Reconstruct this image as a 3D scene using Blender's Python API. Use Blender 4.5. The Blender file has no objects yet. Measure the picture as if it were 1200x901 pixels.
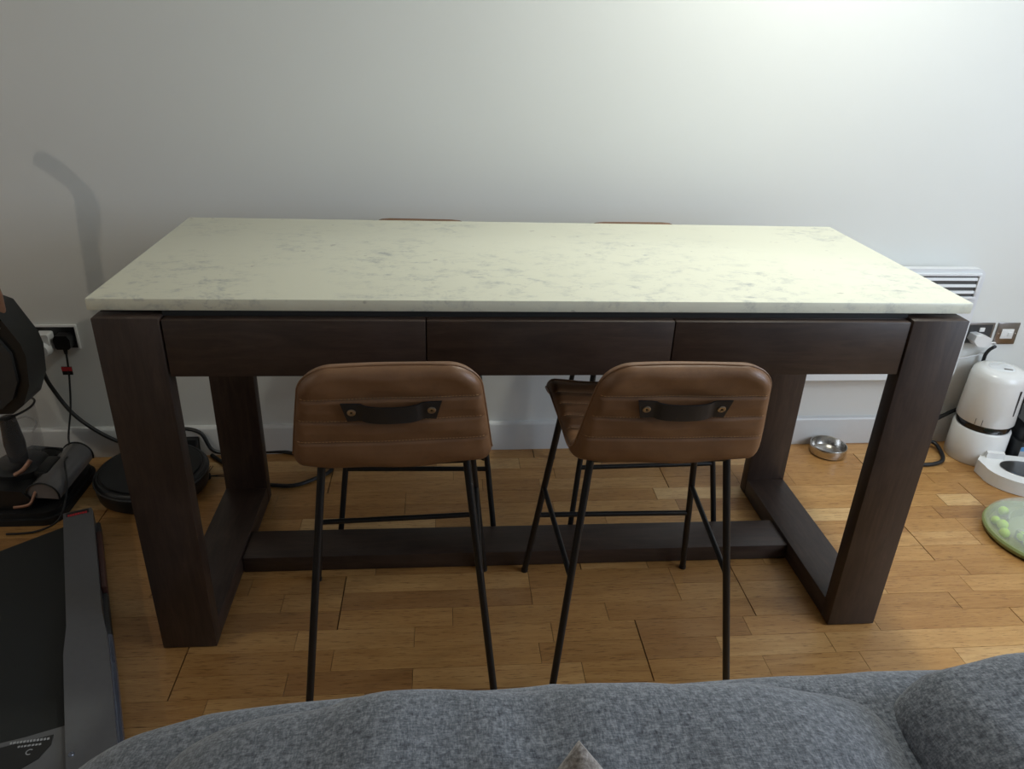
import bpy, bmesh, math, random
from math import pi, sin, cos, sqrt, exp
from mathutils import Vector, Matrix
S = bpy.context.scene
COL = S.collection
RND = random.Random(7)

# ---------------- camera ----------------
cam_d = bpy.data.cameras.new('camera'); cam = bpy.data.objects.new('camera', cam_d); COL.objects.link(cam)
cam_d.sensor_fit = 'HORIZONTAL'; cam_d.sensor_width = 36.0; cam_d.lens = 36.0 * 877.2447 / 1200.0
cam_d.clip_start = 0.02
_r = Vector((0.99595164, -0.08278675, 0.03502415)); _u = Vector((0.00455377, 0.43559671, 0.90013042)); _f = Vector((0.08977528, 0.89632687, -0.43421025))
_m = Matrix((_r, _u, -_f)).transposed().to_4x4(); _m.translation = Vector((-0.2283, -1.4831, 1.4383))
cam.matrix_world = _m
S.camera = cam
# ---------------- view, world and lights ----------------
S.view_settings.view_transform = 'Standard'; S.view_settings.look = 'None'
S.view_settings.exposure = 0.06; S.view_settings.gamma = 1.0; S.view_settings.use_curve_mapping = False
W = bpy.data.worlds.new('world'); S.world = W; W.use_nodes = True
bg = W.node_tree.nodes['Background']; bg.inputs[0].default_value = (0.62, 0.76, 1.0, 1); bg.inputs[1].default_value = 1.0

def area(name, loc, target, size, power, col, sy=None, shape='RECTANGLE'):
    l = bpy.data.lights.new(name, 'AREA'); l.shape = shape; l.size = size; l.size_y = sy or size
    l.energy = power; l.color = col
    o = bpy.data.objects.new(name, l); COL.objects.link(o); o.location = loc
    o.rotation_euler = (Vector(target) - Vector(loc)).to_track_quat('-Z', 'Y').to_euler()
    return o
# window daylight from the right, ceiling lamps, a lamp in the room behind the camera on the left
area('window_daylight', (2.50, -0.95, 1.50), (0.2, 0.2, 0.7), 1.3, 36.0, (0.74, 0.85, 1.0), 1.2)
area('ceiling_downlight', (0.85, 0.42, 2.44), (0.85, 0.48, 0.0), 0.16, 18.5, (0.98, 1.0, 0.89), shape='DISK')
area('ceiling_lamp_back', (1.7, -1.7, 2.44), (0.9, -0.6, 0.0), 0.5, 7.0, (1.0, 0.93, 0.80), shape='DISK')
area('lamp_left', (-2.9, -1.25, 2.0), (-1.2, 0.9, 0.8), 0.06, 5.5, (1.0, 0.86, 0.70), shape='DISK')

# ---------------- mesh helpers ----------------
def link(name, me, mat=None, parent=None):
    o = bpy.data.objects.new(name, me); COL.objects.link(o)
    if mat is not None and len(me.materials) == 0:
        for m in (mat if isinstance(mat, (list, tuple)) else [mat]): me.materials.append(m)
    if parent: o.parent = parent
    return o
def empty(name, loc=(0, 0, 0), rz=0.0):
    o = bpy.data.objects.new(name, None); COL.objects.link(o); o.location = loc; o.rotation_euler = (0, 0, rz); o.empty_display_size = 0.05
    return o
def tag(o, label, cat, group=None):
    o['label'] = label; o['category'] = cat
    if group: o['group'] = group
    return o
def finish(bm, name, mat, parent=None, smooth=True, angle=35):
    bmesh.ops.recalc_face_normals(bm, faces=bm.faces)
    me = bpy.data.meshes.new(name); bm.to_mesh(me); bm.free()
    if smooth:
        for p in me.polygons: p.use_smooth = True
        try: me.set_sharp_from_angle(angle=math.radians(angle))
        except Exception: pass
    return link(name, me, mat, parent)
def add_box(bm, lo, hi, bev=0.0, seg=2, mat=None, xf=None):
    r = bmesh.ops.create_cube(bm, size=1.0); vs = r['verts']
    lo = Vector(lo); hi = Vector(hi); c = (lo + hi) / 2; s = hi - lo
    for v in vs: v.co = Vector((v.co.x * s.x + c.x, v.co.y * s.y + c.y, v.co.z * s.z + c.z))
    fs = list({f for v in vs for f in v.link_faces}); es = list({e for v in vs for e in v.link_edges})
    allv = set(vs)
    if bev > 0:
        r2 = bmesh.ops.bevel(bm, geom=es + vs, offset=bev, segments=seg, profile=0.5, affect='EDGES')
        fs = r2['faces']; allv = {v for f in fs for v in f.verts}
        allv |= {v for f in list(bm.faces) if any(w in allv for w in f.verts) for v in f.verts}
    if xf is not None:
        for v in allv: v.co = xf @ v.co
    return allv
def box(name, lo, hi, mat, parent=None, bev=0.0, seg=2):
    bm = bmesh.new(); add_box(bm, lo, hi, bev, seg); return finish(bm, name, mat, parent)
def add_tube(bm, pts, r, n=10, closed=False, caps=True):
    pts = [Vector(p) for p in pts]; N = len(pts); rings = []
    rr = r if isinstance(r, (list, tuple)) else [r] * N
    up = None
    for i, p in enumerate(pts):
        a = pts[(i - 1) % N] if (closed or i > 0) else p; b = pts[(i + 1) % N] if (closed or i < N - 1) else p
        t = (b - a).normalized()
        if up is None: up = Vector((0, 0, 1)) if abs(t.z) < 0.9 else Vector((0, 1, 0))
        x = up.cross(t).normalized(); y = t.cross(x).normalized(); up = y
        rings.append([bm.verts.new(p + (x * cos(2 * pi * k / n) + y * sin(2 * pi * k / n)) * rr[i]) for k in range(n)])
    for i in range(N if closed else N - 1):
        A = rings[i]; B = rings[(i + 1) % N]
        for k in range(n): bm.faces.new((A[k], A[(k + 1) % n], B[(k + 1) % n], B[k]))
    if caps and not closed: bm.faces.new(rings[0]); bm.faces.new(rings[-1])
def tube(name, pts, r, mat, parent=None, n=10, closed=False):
    bm = bmesh.new(); add_tube(bm, pts, r, n, closed); return finish(bm, name, mat, parent)
def smooth_path(P, k=8):
    P = [Vector(p) for p in P]; out = []
    for i in range(len(P) - 1):
        a = P[max(i - 1, 0)]; b = P[i]; c = P[i + 1]; d = P[min(i + 2, len(P) - 1)]
        for j in range(k):
            t = j / k
            out.append(0.5 * ((2 * b) + (c - a) * t + (2 * a - 5 * b + 4 * c - d) * t * t + (3 * b - a - 3 * c + d) * t ** 3))
    out.append(P[-1]); return out
def add_lathe(bm, prof, n=48, c=(0, 0, 0)):
    rings = []
    for r, z in prof:
        if r < 1e-6: rings.append([bm.verts.new((c[0], c[1], c[2] + z))])
        else: rings.append([bm.verts.new((c[0] + r * cos(2 * pi * k / n), c[1] + r * sin(2 * pi * k / n), c[2] + z)) for k in range(n)])
    for A, B in zip(rings, rings[1:]):
        for k in range(n):
            k2 = (k + 1) % n
            if len(A) == 1 and len(B) == 1: continue
            if len(A) == 1: bm.faces.new((A[0], B[k], B[k2]))
            elif len(B) == 1: bm.faces.new((A[k], A[k2], B[0]))
            else: bm.faces.new((A[k], A[k2], B[k2], B[k]))
def lathe(name, prof, mat, parent=None, n=48, c=(0, 0, 0)):
    bm = bmesh.new(); add_lathe(bm, prof, n, c); return finish(bm, name, mat, parent, angle=40)
def add_prism(bm, poly, z0, z1, xf=None):
    a = [Vector((x, y, z0)) for x, y in poly]; b = [Vector((x, y, z1)) for x, y in poly]
    if xf is not None: a = [xf @ v for v in a]; b = [xf @ v for v in b]
    A = [bm.verts.new(v) for v in a]; B = [bm.verts.new(v) for v in b]; n = len(A)
    bm.faces.new(A); bm.faces.new(B)
    for i in range(n): bm.faces.new((A[i], A[(i + 1) % n], B[(i + 1) % n], B[i]))
def bevel_all(bm, w, seg=2, ang=30):
    es = [e for e in bm.edges if len(e.link_faces) == 2 and e.calc_face_angle(0) > math.radians(ang)]
    bmesh.ops.bevel(bm, geom=es, offset=w, segments=seg, profile=0.5, affect='EDGES', clamp_overlap=True)
def rrect(x0, x1, y0, y1, r, n=6):
    out = []
    for cx, cy, a0 in ((x1 - r, y1 - r, 0), (x0 + r, y1 - r, pi / 2), (x0 + r, y0 + r, pi), (x1 - r, y0 + r, 3 * pi / 2)):
        for k in range(n + 1): out.append((cx + r * cos(a0 + k * pi / 2 / n), cy + r * sin(a0 + k * pi / 2 / n)))
    return out

# ---------------- materials ----------------
class M:
    def __init__(s, name):
        s.m = bpy.data.materials.new(name); s.m.use_nodes = True; s.t = s.m.node_tree; s.n = s.t.nodes
        s.b = s.n['Principled BSDF']; s.tc = s.n.new('ShaderNodeTexCoord')
    def node(s, t, **kw):
        n = s.n.new(t)
        for k, v in kw.items():
            if k in n.inputs: n.inputs[k].default_value = v
            else: setattr(n, k, v)
        return n
    def L(s, a, b): s.t.links.new(a, b)
    def mapping(s, scale=(1, 1, 1), src='Object', rand=False):
        mp = s.node('ShaderNodeMapping'); mp.inputs['Scale'].default_value = scale
        o = s.tc.outputs[src]
        if rand:
            oi = s.node('ShaderNodeObjectInfo'); ml = s.node('ShaderNodeMath', operation='MULTIPLY'); ml.inputs[1].default_value = 53.0
            s.L(oi.outputs['Random'], ml.inputs[0]); cb = s.node('ShaderNodeCombineXYZ')
            for i in range(3): s.L(ml.outputs[0], cb.inputs[i])
            ad = s.node('ShaderNodeVectorMath', operation='ADD'); s.L(o, ad.inputs[0]); s.L(cb.outputs[0], ad.inputs[1]); o = ad.outputs[0]
        s.L(o, mp.inputs[0]); return mp.outputs[0]
    def noise(s, vec, scale, detail=4, rough=.55, dist=0.0):
        n = s.node('ShaderNodeTexNoise', Scale=scale, Detail=detail, Roughness=rough, Distortion=dist); s.L(vec, n.inputs['Vector']); return n.outputs['Fac']
    def ramp(s, fac, stops):
        r = s.node('ShaderNodeValToRGB'); e = r.color_ramp.elements
        while len(e) > 1: e.remove(e[-1])
        e[0].position = stops[0][0]; e[0].color = (*stops[0][1], 1) if len(stops[0][1]) == 3 else stops[0][1]
        for p, c in stops[1:]:
            q = e.new(p); q.color = (*c, 1)
        s.L(fac, r.inputs[0]); return r.outputs[0]
    def mix(s, f, a, b, mode='MIX'):
        n = s.node('ShaderNodeMix', data_type='RGBA', blend_type=mode)
        for i, v in ((0, f), (6, a), (7, b)):
            if isinstance(v, (int, float)): n.inputs[i].default_value = v
            elif isinstance(v, tuple): n.inputs[i].default_value = (*v, 1)
            else: s.L(v, n.inputs[i])
        return n.outputs[2]
    def col(s, c):
        if isinstance(c, tuple): s.b.inputs['Base Color'].default_value = (*c, 1)
        else: s.L(c, s.b.inputs['Base Color'])
    def set(s, **kw):
        for k, v in kw.items():
            k = k.replace('_', ' ')
            if isinstance(v, (int, float, tuple)): s.b.inputs[k].default_value = v
            else: s.L(v, s.b.inputs[k])
        return s
    def bump(s, h, strength=.3, dist=.001):
        n = s.node('ShaderNodeBump'); n.inputs['Strength'].default_value = strength; n.inputs['Distance'].default_value = dist
        s.L(h, n.inputs['Height']); s.L(n.outputs[0], s.b.inputs['Normal'])
def plain(name, c, rough=.5, metal=0.0, var=.08, bump=.1, scale=60, spec=.5, coat=0.0):
    k = M(name); v = k.mapping(); n = k.noise(v, scale, 3)
    k.col(k.mix(n, tuple(x * (1 - var) for x in c), tuple(min(1, x * (1 + var)) for x in c)))
    k.set(Roughness=rough, Metallic=metal, Specular_IOR_Level=spec, Coat_Weight=coat)
    if bump: k.bump(n, bump, .0005)
    return k.m
def g3(h):
    h = h.lstrip('#'); f = lambda x: ((x / 255 + .055) / 1.055) ** 2.4 if x > 10 else x / 255 / 12.92
    return tuple(f(int(h[i:i + 2], 16)) for i in (0, 2, 4))

MAT = {}
k = M('painted_wall'); v = k.mapping(); n = k.noise(v, 3, 3); n2 = k.noise(v, 220, 4)
k.col(k.mix(n, (.695, .705, .68), (.725, .735, .71))); k.set(Roughness=.62); k.bump(n2, .12, .0008); MAT['wall'] = k.m
MAT['skirting'] = plain('white_gloss_paint', (.62, .62, .61), .35, var=.03, bump=.04)
MAT['ceiling'] = plain('ceiling_paint', (.7, .7, .68), .8, var=.03)
MAT['underfloor'] = plain('joint_dirt', (.045, .025, .012), .9)
# oak strips
k = M('oak_strip'); v = k.mapping((1.3, 13, 13), rand=True); v2 = k.mapping((9, 120, 60), rand=True); v3 = k.mapping((3, 3, 3), rand=True)
oi = k.node('ShaderNodeObjectInfo')
base = k.ramp(oi.outputs['Random'], [(0, g3('#a37a4c')), (.18, g3('#b0854f')), (.45, g3('#b68b55')), (.7, g3('#bd925a')), (.88, g3('#c49b64')), (.97, g3('#d3b07c'))])
gr = k.noise(v, 3.0, 6, .6, 1.2); fl = k.noise(v2, 3.0, 3, .6); bl = k.noise(v3, 2.0, 3)
c1 = k.mix(k.ramp(gr, [(.35, (0, 0, 0)), (.7, (1, 1, 1))]), k.mix(.75, base, (.72, .62, .52), 'MULTIPLY'), base)
c2 = k.mix(k.ramp(fl, [(.33, (.85, .85, .85)), (.44, (0, 0, 0))]), c1, k.mix(1.0, c1, (.42, .34, .30), 'MULTIPLY'))
c3 = k.mix(k.ramp(bl, [(.3, (.3, .3, .3)), (.6, (0, 0, 0))]), c2, k.mix(1.0, c2, (.72, .6, .5), 'MULTIPLY'))
k.col(c3); k.set(Roughness=k.ramp(gr, [(0, (.42,) * 3), (1, (.3,) * 3)])); k.set(Specular_IOR_Level=.45); k.bump(fl, .2, .0008); MAT['oak'] = k.m
# dark stained mango-like wood
def dark_wood(name, sc):
    k = M(name); v = k.mapping(sc, rand=True); v2 = k.mapping(tuple(x * 6 for x in sc), rand=True); v3 = k.mapping(rand=True)
    a = k.noise(v, 2.2, 6, .6, 1.5); b = k.noise(v2, 2.5, 3); d = k.noise(v3, 7, 4)
    c = k.ramp(a, [(.25, (.020, .0118, .0088)), (.5, (.036, .0215, .0155)), (.75, (.056, .034, .024))])
    c = k.mix(k.ramp(b, [(.35, (.45, .45, .45)), (.5, (0, 0, 0))]), c, (.022, .011, .009))
    c = k.mix(k.ramp(d, [(.5, (0, 0, 0)), (.8, (.35, .35, .35))]), c, (.072, .050, .042))
    k.col(c); k.set(Roughness=.46, Specular_IOR_Level=.5); k.bump(b, .15, .0005); return k.m
MAT['wood_x'] = dark_wood('dark_wood_grain_x', (2, 16, 16)); MAT['wood_z'] = dark_wood('dark_wood_grain_z', (16, 16, 2)); MAT['wood_y'] = dark_wood('dark_wood_grain_y', (16, 2, 16))
# marble
k = M('cream_marble'); v = k.mapping((1.0, 1.35, 1.35)); w = k.mapping((1, 1, 1))
warp = k.noise(w, 2.0, 3); a = k.noise(v, 17, 8, .74, .35); b = k.noise(w, 2.3, 3, .5, .4); d = k.noise(v, 26, 5, .7, .6); e2 = k.noise(w, 34, 2)
base = k.mix(warp, g3('#e3e2cf'), g3('#dad9c6'))
veil = k.mix(1.0, k.ramp(a, [(.49, (0, 0, 0)), (.62, (1, 1, 1))]), k.ramp(b, [(.42, (0, 0, 0)), (.62, (1, 1, 1))]), 'MULTIPLY')
veil = k.mix(1.0, veil, k.ramp(d, [(.38, (.15, .15, .15)), (.62, (1, 1, 1))]), 'MULTIPLY')
c = k.mix(veil, base, g3('#a8aaa6'))
spk = k.ramp(e2, [(.70, (0, 0, 0)), (.76, (.55, .55, .55))])
c = k.mix(spk, c, g3('#a09a92'))
k.col(c); k.set(Roughness=.30, Specular_IOR_Level=.45); MAT['marble'] = k.m
# leather
def leather(name, c0, c1):
    k = M(name); v = k.mapping(rand=True); a = k.noise(v, 9, 5, .6); b = k.noise(v, 260, 3); d = k.noise(v, 42, 4, .7)
    c = k.mix(k.ramp(a, [(.3, (0, 0, 0)), (.7, (1, 1, 1))]), c0, c1)
    c = k.mix(k.ramp(d, [(.55, (0, 0, 0)), (.8, (.35, .35, .35))]), c, tuple(x * .6 for x in c0))
    k.col(c); k.set(Roughness=k.ramp(d, [(0, (.36,) * 3), (1, (.52,) * 3)])); k.set(Specular_IOR_Level=.5); k.bump(b, .25, .0006); return k.m
MAT['tan'] = leather('tan_leather', g3('#6a4b33'), g3('#7f5c3f')); MAT['blackleather'] = leather('black_leather', (.007, .009, .012), (.012, .014, .018))
MAT['stitch'] = plain('tan_thread', g3('#b58f66'), .8)
MAT['frame'] = plain('black_powder_coated_steel', (.0055, .006, .007), .42, .1, bump=.15, scale=300)
MAT['rivet'] = plain('antique_nickel', (.42, .36, .28), .3, 1.0)
MAT['hole'] = plain('dark_hole', (.01, .01, .01), .7)
# sofa fabric
def fabric(name, cs, sc=420):
    k = M(name); v = k.mapping(); va = k.mapping((1, .25, 1)); vb = k.mapping((.25, 1, .6))
    a = k.noise(va, sc, 2, .7); b = k.noise(vb, sc, 2, .7); c = k.noise(v, 150, 4, .75); d = k.noise(v, 8, 3)
    m = k.mix(.5, a, b); m2 = k.mix(.45, m, c)
    cc = k.ramp(m2, [(.36, cs[0]), (.48, cs[1]), (.60, cs[2])])
    cc = k.mix(k.ramp(d, [(.3, (.25,) * 3), (.7, (0, 0, 0))]), cc, k.mix(1.0, cc, (.7, .7, .72), 'MULTIPLY'))
    k.col(cc); k.set(Roughness=.95, Specular_IOR_Level=.15, Sheen_Weight=.25, Sheen_Roughness=.5); k.bump(m, .6, .0015); return k.m
MAT['sofa'] = fabric('grey_tweed', (g3('#3d4149'), g3('#666b74'), g3('#8f949c')), 520)
MAT['knit'] = fabric('grey_knit', (g3('#5a5450'), g3('#857e7a'), g3('#aaa6a4')), 260)
MAT['cream_trim'] = fabric('cream_trim', (g3('#8c8370'), g3('#bdb29a'), g3('#d8d0bc')), 260)
MAT['black'] = plain('black_plastic', (.008, .009, .010), .36); MAT['black_matt'] = plain('black_matt_plastic', (.010, .011, .012), .65)
MAT['black_gloss'] = plain('black_gloss_plastic', (.008, .009, .010), .12, bump=0)
MAT['dark_grey'] = plain('dark_grey_plastic', (.035, .036, .038), .5)
MAT['rail'] = plain('grey_plastic_rail', (.105, .107, .112), .42); MAT['rail_side'] = plain('silver_edge', (.22, .24, .30), .25, .7)
MAT['rubber'] = plain('rubber_cable', (.008, .009, .011), .45, bump=0)
MAT['belt'] = plain('belt_rubber', (.010, .012, .012), .75, bump=.5, scale=500)
MAT['copper'] = plain('rose_copper', (.46, .25, .17), .3, .8); MAT['red'] = plain('red_print', (.50, .02, .03), .5); MAT['orange'] = plain('red_brown_strip', (.085, .032, .024), .5)
MAT['print'] = plain('pale_print', (.36, .37, .38), .6)
MAT['white'] = plain('white_plastic', (.74, .74, .73), .25, var=.02, bump=0); MAT['white_matt'] = plain('white_enamel', (.70, .72, .74), .4, var=.02, bump=0)
MAT['steel'] = plain('brushed_steel', (.58, .56, .53), .24, 1.0, scale=90, bump=.05); MAT['chrome'] = plain('satin_chrome', (.30, .28, .27), .3, 1.0)
MAT['grille_dark'] = plain('grille_interior', (.09, .085, .08), .7)
MAT['roller'] = plain('grey_roller_cover', (.21, .205, .21), .16, .4); MAT['lime'] = plain('lime_plastic', (.50, .80, .02), .35, var=.06)
MAT['track'] = plain('lime_track_plastic', (.27, .33, .13), .45); MAT['blue_label'] = plain('blue_label', (.08, .25, .5), .4); MAT['pale_label'] = plain('pale_label', (.5, .5, .5), .4)
def glass(name, c, rough, alpha):
    k = M(name); n = k.noise(k.mapping(), 20, 3); k.col(k.mix(n, c, tuple(min(1, x * 1.1) for x in c)))
    k.set(Roughness=rough, Alpha=alpha, IOR=1.45, Specular_IOR_Level=.5); return k.m
MAT['clear'] = glass('clear_plastic', (.30, .30, .31), .12, .20); MAT['clear_lid'] = glass('frosted_clear_lid', (.80, .83, .80), .14, .22)
k = M('window_glass'); k.col((.9, .95, 1)); k.set(Roughness=.02, Transmission_Weight=1.0, IOR=1.02); MAT['pane'] = k.m

# ---------------- setting ----------------
WX = .0127
def wy(x): return .944 + WX * x
def struct(o): o['kind'] = 'structure'; return o
ZC = 2.46; XL, XR, YF = -3.3, 2.72, -3.4
fl = struct(box('floor', (XL, YF, -.05), (XR, 1.15, -.006), MAT['underfloor']))
xfw = Matrix.Rotation(math.atan(WX), 4, 'Z')
def wall_mesh(name, lo, hi, mat, rot=True, bev=0, parent=None):
    bm = bmesh.new(); add_box(bm, lo, hi, bev)
    if rot:
        for v in bm.verts: v.co = (xfw @ (v.co - Vector((0, .944, 0)))) + Vector((0, .944, 0))
    return finish(bm, name, mat, parent)
struct(wall_mesh('wall_back', (XL - .1, .944, -.05), (XR + .2, 1.10, ZC), MAT['wall']))
struct(box('wall_left', (XL - .12, YF, -.05), (XL, 1.0, ZC), MAT['wall']))
struct(box('wall_front', (XL - .12, YF - .12, -.05), (XR + .12, YF, ZC), MAT['wall']))
struct(box('ceiling', (XL - .12, YF - .12, ZC), (XR + .12, 1.15, ZC + .1), MAT['ceiling']))
bm = bmesh.new(); wy0, wy1, wz0, wz1 = -1.75, -.15, .85, 2.15
add_box(bm, (XR, YF, -.05), (XR + .14, wy0, ZC)); add_box(bm, (XR, wy1, -.05), (XR + .14, 1.1, ZC))
add_box(bm, (XR, wy0, -.05), (XR + .14, wy1, wz0)); add_box(bm, (XR, wy0, wz1), (XR + .14, wy1, ZC))
struct(finish(bm, 'wall_right', MAT['wall']))
bm = bmesh.new()
for a in ((wy0, wz0, wy1, wz0 + .05), (wy0, wz1 - .05, wy1, wz1), (wy0, wz0, wy0 + .05, wz1), (wy1 - .05, wz0, wy1, wz1), ((wy0 + wy1) / 2 - .03, wz0, (wy0 + wy1) / 2 + .03, wz1)):
    add_box(bm, (XR + .05, a[0], a[1]), (XR + .10, a[2], a[3]))
wn = struct(finish(bm, 'window_1', MAT['skirting']))
box('pane', (XR + .07, wy0, wz0), (XR + .075, wy1, wz1), MAT['pane'], wn)
# skirting with a rounded top
prof = [(0, 0), (-.017, 0), (-.017, .103), (-.014, .110), (-.007, .114), (0, .114)]
bm = bmesh.new(); A = []
for x in (XL, XR):
    A.append([bm.verts.new((x, wy(x) + a, b)) for a, b in prof])
for i in range(len(prof)): j = (i + 1) % len(prof); bm.faces.new((A[0][i], A[0][j], A[1][j], A[1][i]))
bm.faces.new(A[0]); bm.faces.new(A[1])
struct(finish(bm, 'baseboard_back', MAT['skirting'], angle=50))

# floor strips: three-strip boards, strips 70 mm wide; the ones in view are single objects
PL = {}
def plank_mesh(L):
    key = round(L, 2)
    if key not in PL:
        bm = bmesh.new(); add_box(bm, (-key / 2 + .0006, -.0346, -.006), (key / 2 - .0006, .0346, 0)); bmesh.ops.recalc_face_normals(bm, faces=bm.faces)
        me = bpy.data.meshes.new('plank'); bm.to_mesh(me); bm.free(); me.materials.append(MAT['oak']); PL[key] = me
    return PL[key]
fixed = {-1: [-.87, .28, 1.36], 0: [-1.55, -.51, .62, 1.72], 1: [-.95, .17, 1.27], 2: [-1.3, -.13, 1.62], 3: [-.62, .55, 1.33], 4: [-1.1, .1, 1.2], -2: [-1.2, 0.0, 1.1]}
bmS = bmesh.new(); cnt = 0
for gi in range(-17, 5):
    y0 = .025 + .21 * gi
    js = fixed.get(gi) or [RND.uniform(-2.6, -1.9) + 1.15 * q for q in range(4)]
    js = [XL] + [j for j in sorted(js)] + [XR]
    full = [js[0]]
    for j in js[1:]:
        while j - full[-1] > 1.5: full.append(round(full[-1] + 1.1, 2))
        full.append(j)
    for r in range(3):
        yc = y0 + .035 + .07 * r
        if yc - .035 > .96: continue
        for a, b in zip(full, full[1:]):
            a2, b2 = a + .001, b - .001; x = a2
            while x < b2 - .01:
                L = RND.choice([.20, .26, .30, .36, .42, .52])
                if b2 - (x + L) < .12: L = b2 - x
                L = math.floor(L * 100 + .5) / 100 if L < b2 - x - .001 else L
                xc = x + L / 2
                vis = (yc > -.40) and -1.80 < xc < 2.25 and not (xc < -.9 - (.42 - 0) * 0 and False)
                if vis and cnt < 290:
                    o = bpy.data.objects.new('plank', plank_mesh(L)); COL.objects.link(o); o.parent = fl
                    o.location = (xc, yc, RND.uniform(-.0004, .0002)); cnt += 1
                    o.scale = (L / round(L, 2), 1, 1)
                else: add_box(bmS, (x + .0006, yc - .0346, -.006), (x + L - .0006, yc + .0346, 0))
                x += L
o = finish(bmS, 'outer_planks', MAT['oak'], fl, smooth=False); o['kind'] = 'stuff'

# ---------------- the counter table ----------------
T = empty('counter_table', (0, .31, 0)); tag(T, 'long dark wooden counter table with a cream marble top and three drawers', 'table')
TO = Vector((0, -.31, 0))
def tb(name, lo, hi, mat, bev=.002, label=None):
    o = box(name, Vector(lo) + TO, Vector(hi) + TO, mat, T, bev)
    if label: o['label'] = label
    return o
Wh, D, H, th = .944, .6895, .915, .026
X = .930; yf = -.0226; yr = .646; lw = .130; ld = .0417; hf = .881; bh = .0617
tb('table_top', (-Wh, 0, H - th), (Wh, D, H), MAT['marble'], .0035, 'cream marble top with grey mottling')
for sx in (-1, 1):
    a, b = (sx * X, sx * (X - lw)); lo, hi = min(a, b), max(a, b)
    tb('leg', (lo, yf, .004), (hi, yf + ld, hf), MAT['wood_z'])
    tb('leg', (lo, yr - ld, .004), (hi, yr, hf), MAT['wood_z'])
    tb('foot_beam', (lo + .001, yf + ld, .004), (hi - .001, yr - ld, bh), MAT['wood_y'])
    tb('top_beam', (lo + .001, yf + ld, .82), (hi - .001, yr - ld, hf), MAT['wood_y'])
    for yy in (yf + .02, yr - .02):
        for q in (.02, lw - .02):
            xx = lo + q
            lathe('levelling_foot', [(0, 0), (.009, 0), (.009, .004), (0, .004)], MAT['black'], T, 12, (xx + TO.x, yy + TO.y, 0))
tb('stretcher', (-X + lw + .0005, .2597, .003), (X - lw - .0005, .386, .0526), MAT['wood_x'], .002)
# carcass: recessed rail over the drawers, back apron, side aprons, underside
tb('top_rail', (-X + lw, .004, .8775), (X - lw, .05, .8885), MAT['black_matt'], 0)
tb('apron', (-X + lw, yr - .03, .7504), (X - lw, yr - .006, .881), MAT['wood_x'])
tb('drawer_housing', (-X + lw + .002, .004, .762), (X - lw - .002, yr - .032, .8765), MAT['wood_x'], .001)
dx = [-X + lw + .0025, -.2660, .2650, X - lw - .0025]
for i in range(3):
    tb('drawer', (dx[i] + .0012, yf + .003, .7504), (dx[i + 1] - .0012, .0035, .8765), MAT['wood_x'], .0018)

# ---------------- bar stools ----------------
ctrl = [(.192, .588), (.188, .606), (.170, .620), (.13, .6255), (.05, .6235), (-.05, .622), (-.115, .622), (-.155, .632), (-.178, .655), (-.189, .695), (-.203, .755), (-.220, .818), (-.236, .8735)]
path = smooth_path([(0, a, b) for a, b in ctrl], 12)
cum = [0.0]
for a, b in zip(path, path[1:]): cum.append(cum[-1] + (b - a).length)
LEN = cum[-1]
def at_s(s):
    s = max(0, min(LEN, s)); i = 0
    lo, hi = 0, len(cum) - 2
    while lo < hi:
        m = (lo + hi + 1) // 2
        if cum[m] <= s: lo = m
        else: hi = m - 1
    i = lo; t = (s - cum[i]) / (cum[i + 1] - cum[i])
    p = path[i].lerp(path[i + 1], t)
    a = path[max(i - 1, 0)].lerp(path[i], t); b = path[min(i + 1, len(path) - 1)].lerp(path[min(i + 2, len(path) - 1)], t)
    tg = (b - a).normalized(); return p, Vector((0, tg.z, -tg.y))   # normal: up from the seat / forward from the back
sb = 0.0
for i, p in enumerate(path):
    if p.y < -.150: sb = cum[i]; break
grooves = [LEN - .069 - .0555 * i for i in range(3)] + [.05 + .057 * i for i in range(5)]
RT, RB = .056, .035
def fullw(s):
    t = (s - sb) / (LEN - sb)
    W0 = .201 if t < 0 else .201 - .040 * (t ** 1.1)
    if s < .25: W0 += .012 * (1 - s / .25)
    return W0
def halfw(s):
    W0 = fullw(s); d = LEN - s
    if d < RT: W0 -= RT - sqrt(max(0, RT * RT - (RT - d) ** 2))
    if s < RB: W0 -= RB - sqrt(max(0, RB * RB - (RB - s) ** 2))
    return W0
def edge_dist(s, x):
    W0 = fullw(s); x = abs(x); d = LEN - s
    for q, R in ((d, RT), (s, RB)):
        if q < R and x > W0 - R: return max(0, R - sqrt((x - W0 + R) ** 2 + (R - q) ** 2))
    return max(0, min(W0 - x, d, s))
TH = .021
def CUP(t): return .008 + .006 * exp(-(t / .25) ** 2) - (.012 * t if t > 0 else 0)
def shell_pt(s, u, side, extra=0.0):
    p, n = at_s(s); w = halfw(s); x = u * w
    e = edge_dist(s, x); k = min(1, max(0, e) / .018)
    h = TH * sqrt(max(0, 1 - (1 - k) ** 2)) * .86 + .0006
    gd = min(abs(s - g) for g in grooves)
    h += .0035 * min(1, gd / .026) * k - .0042 * exp(-(gd / .0035) ** 2) * k + .0016 * k * sin(37 * x + 60 * s) * sin(29 * s)
    t = (s - sb) / (LEN - sb)
    cup = CUP(t) * abs(u) ** 2.4
    return Vector((x, p.y, p.z)) + n * (cup + side * (h + extra))
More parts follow.
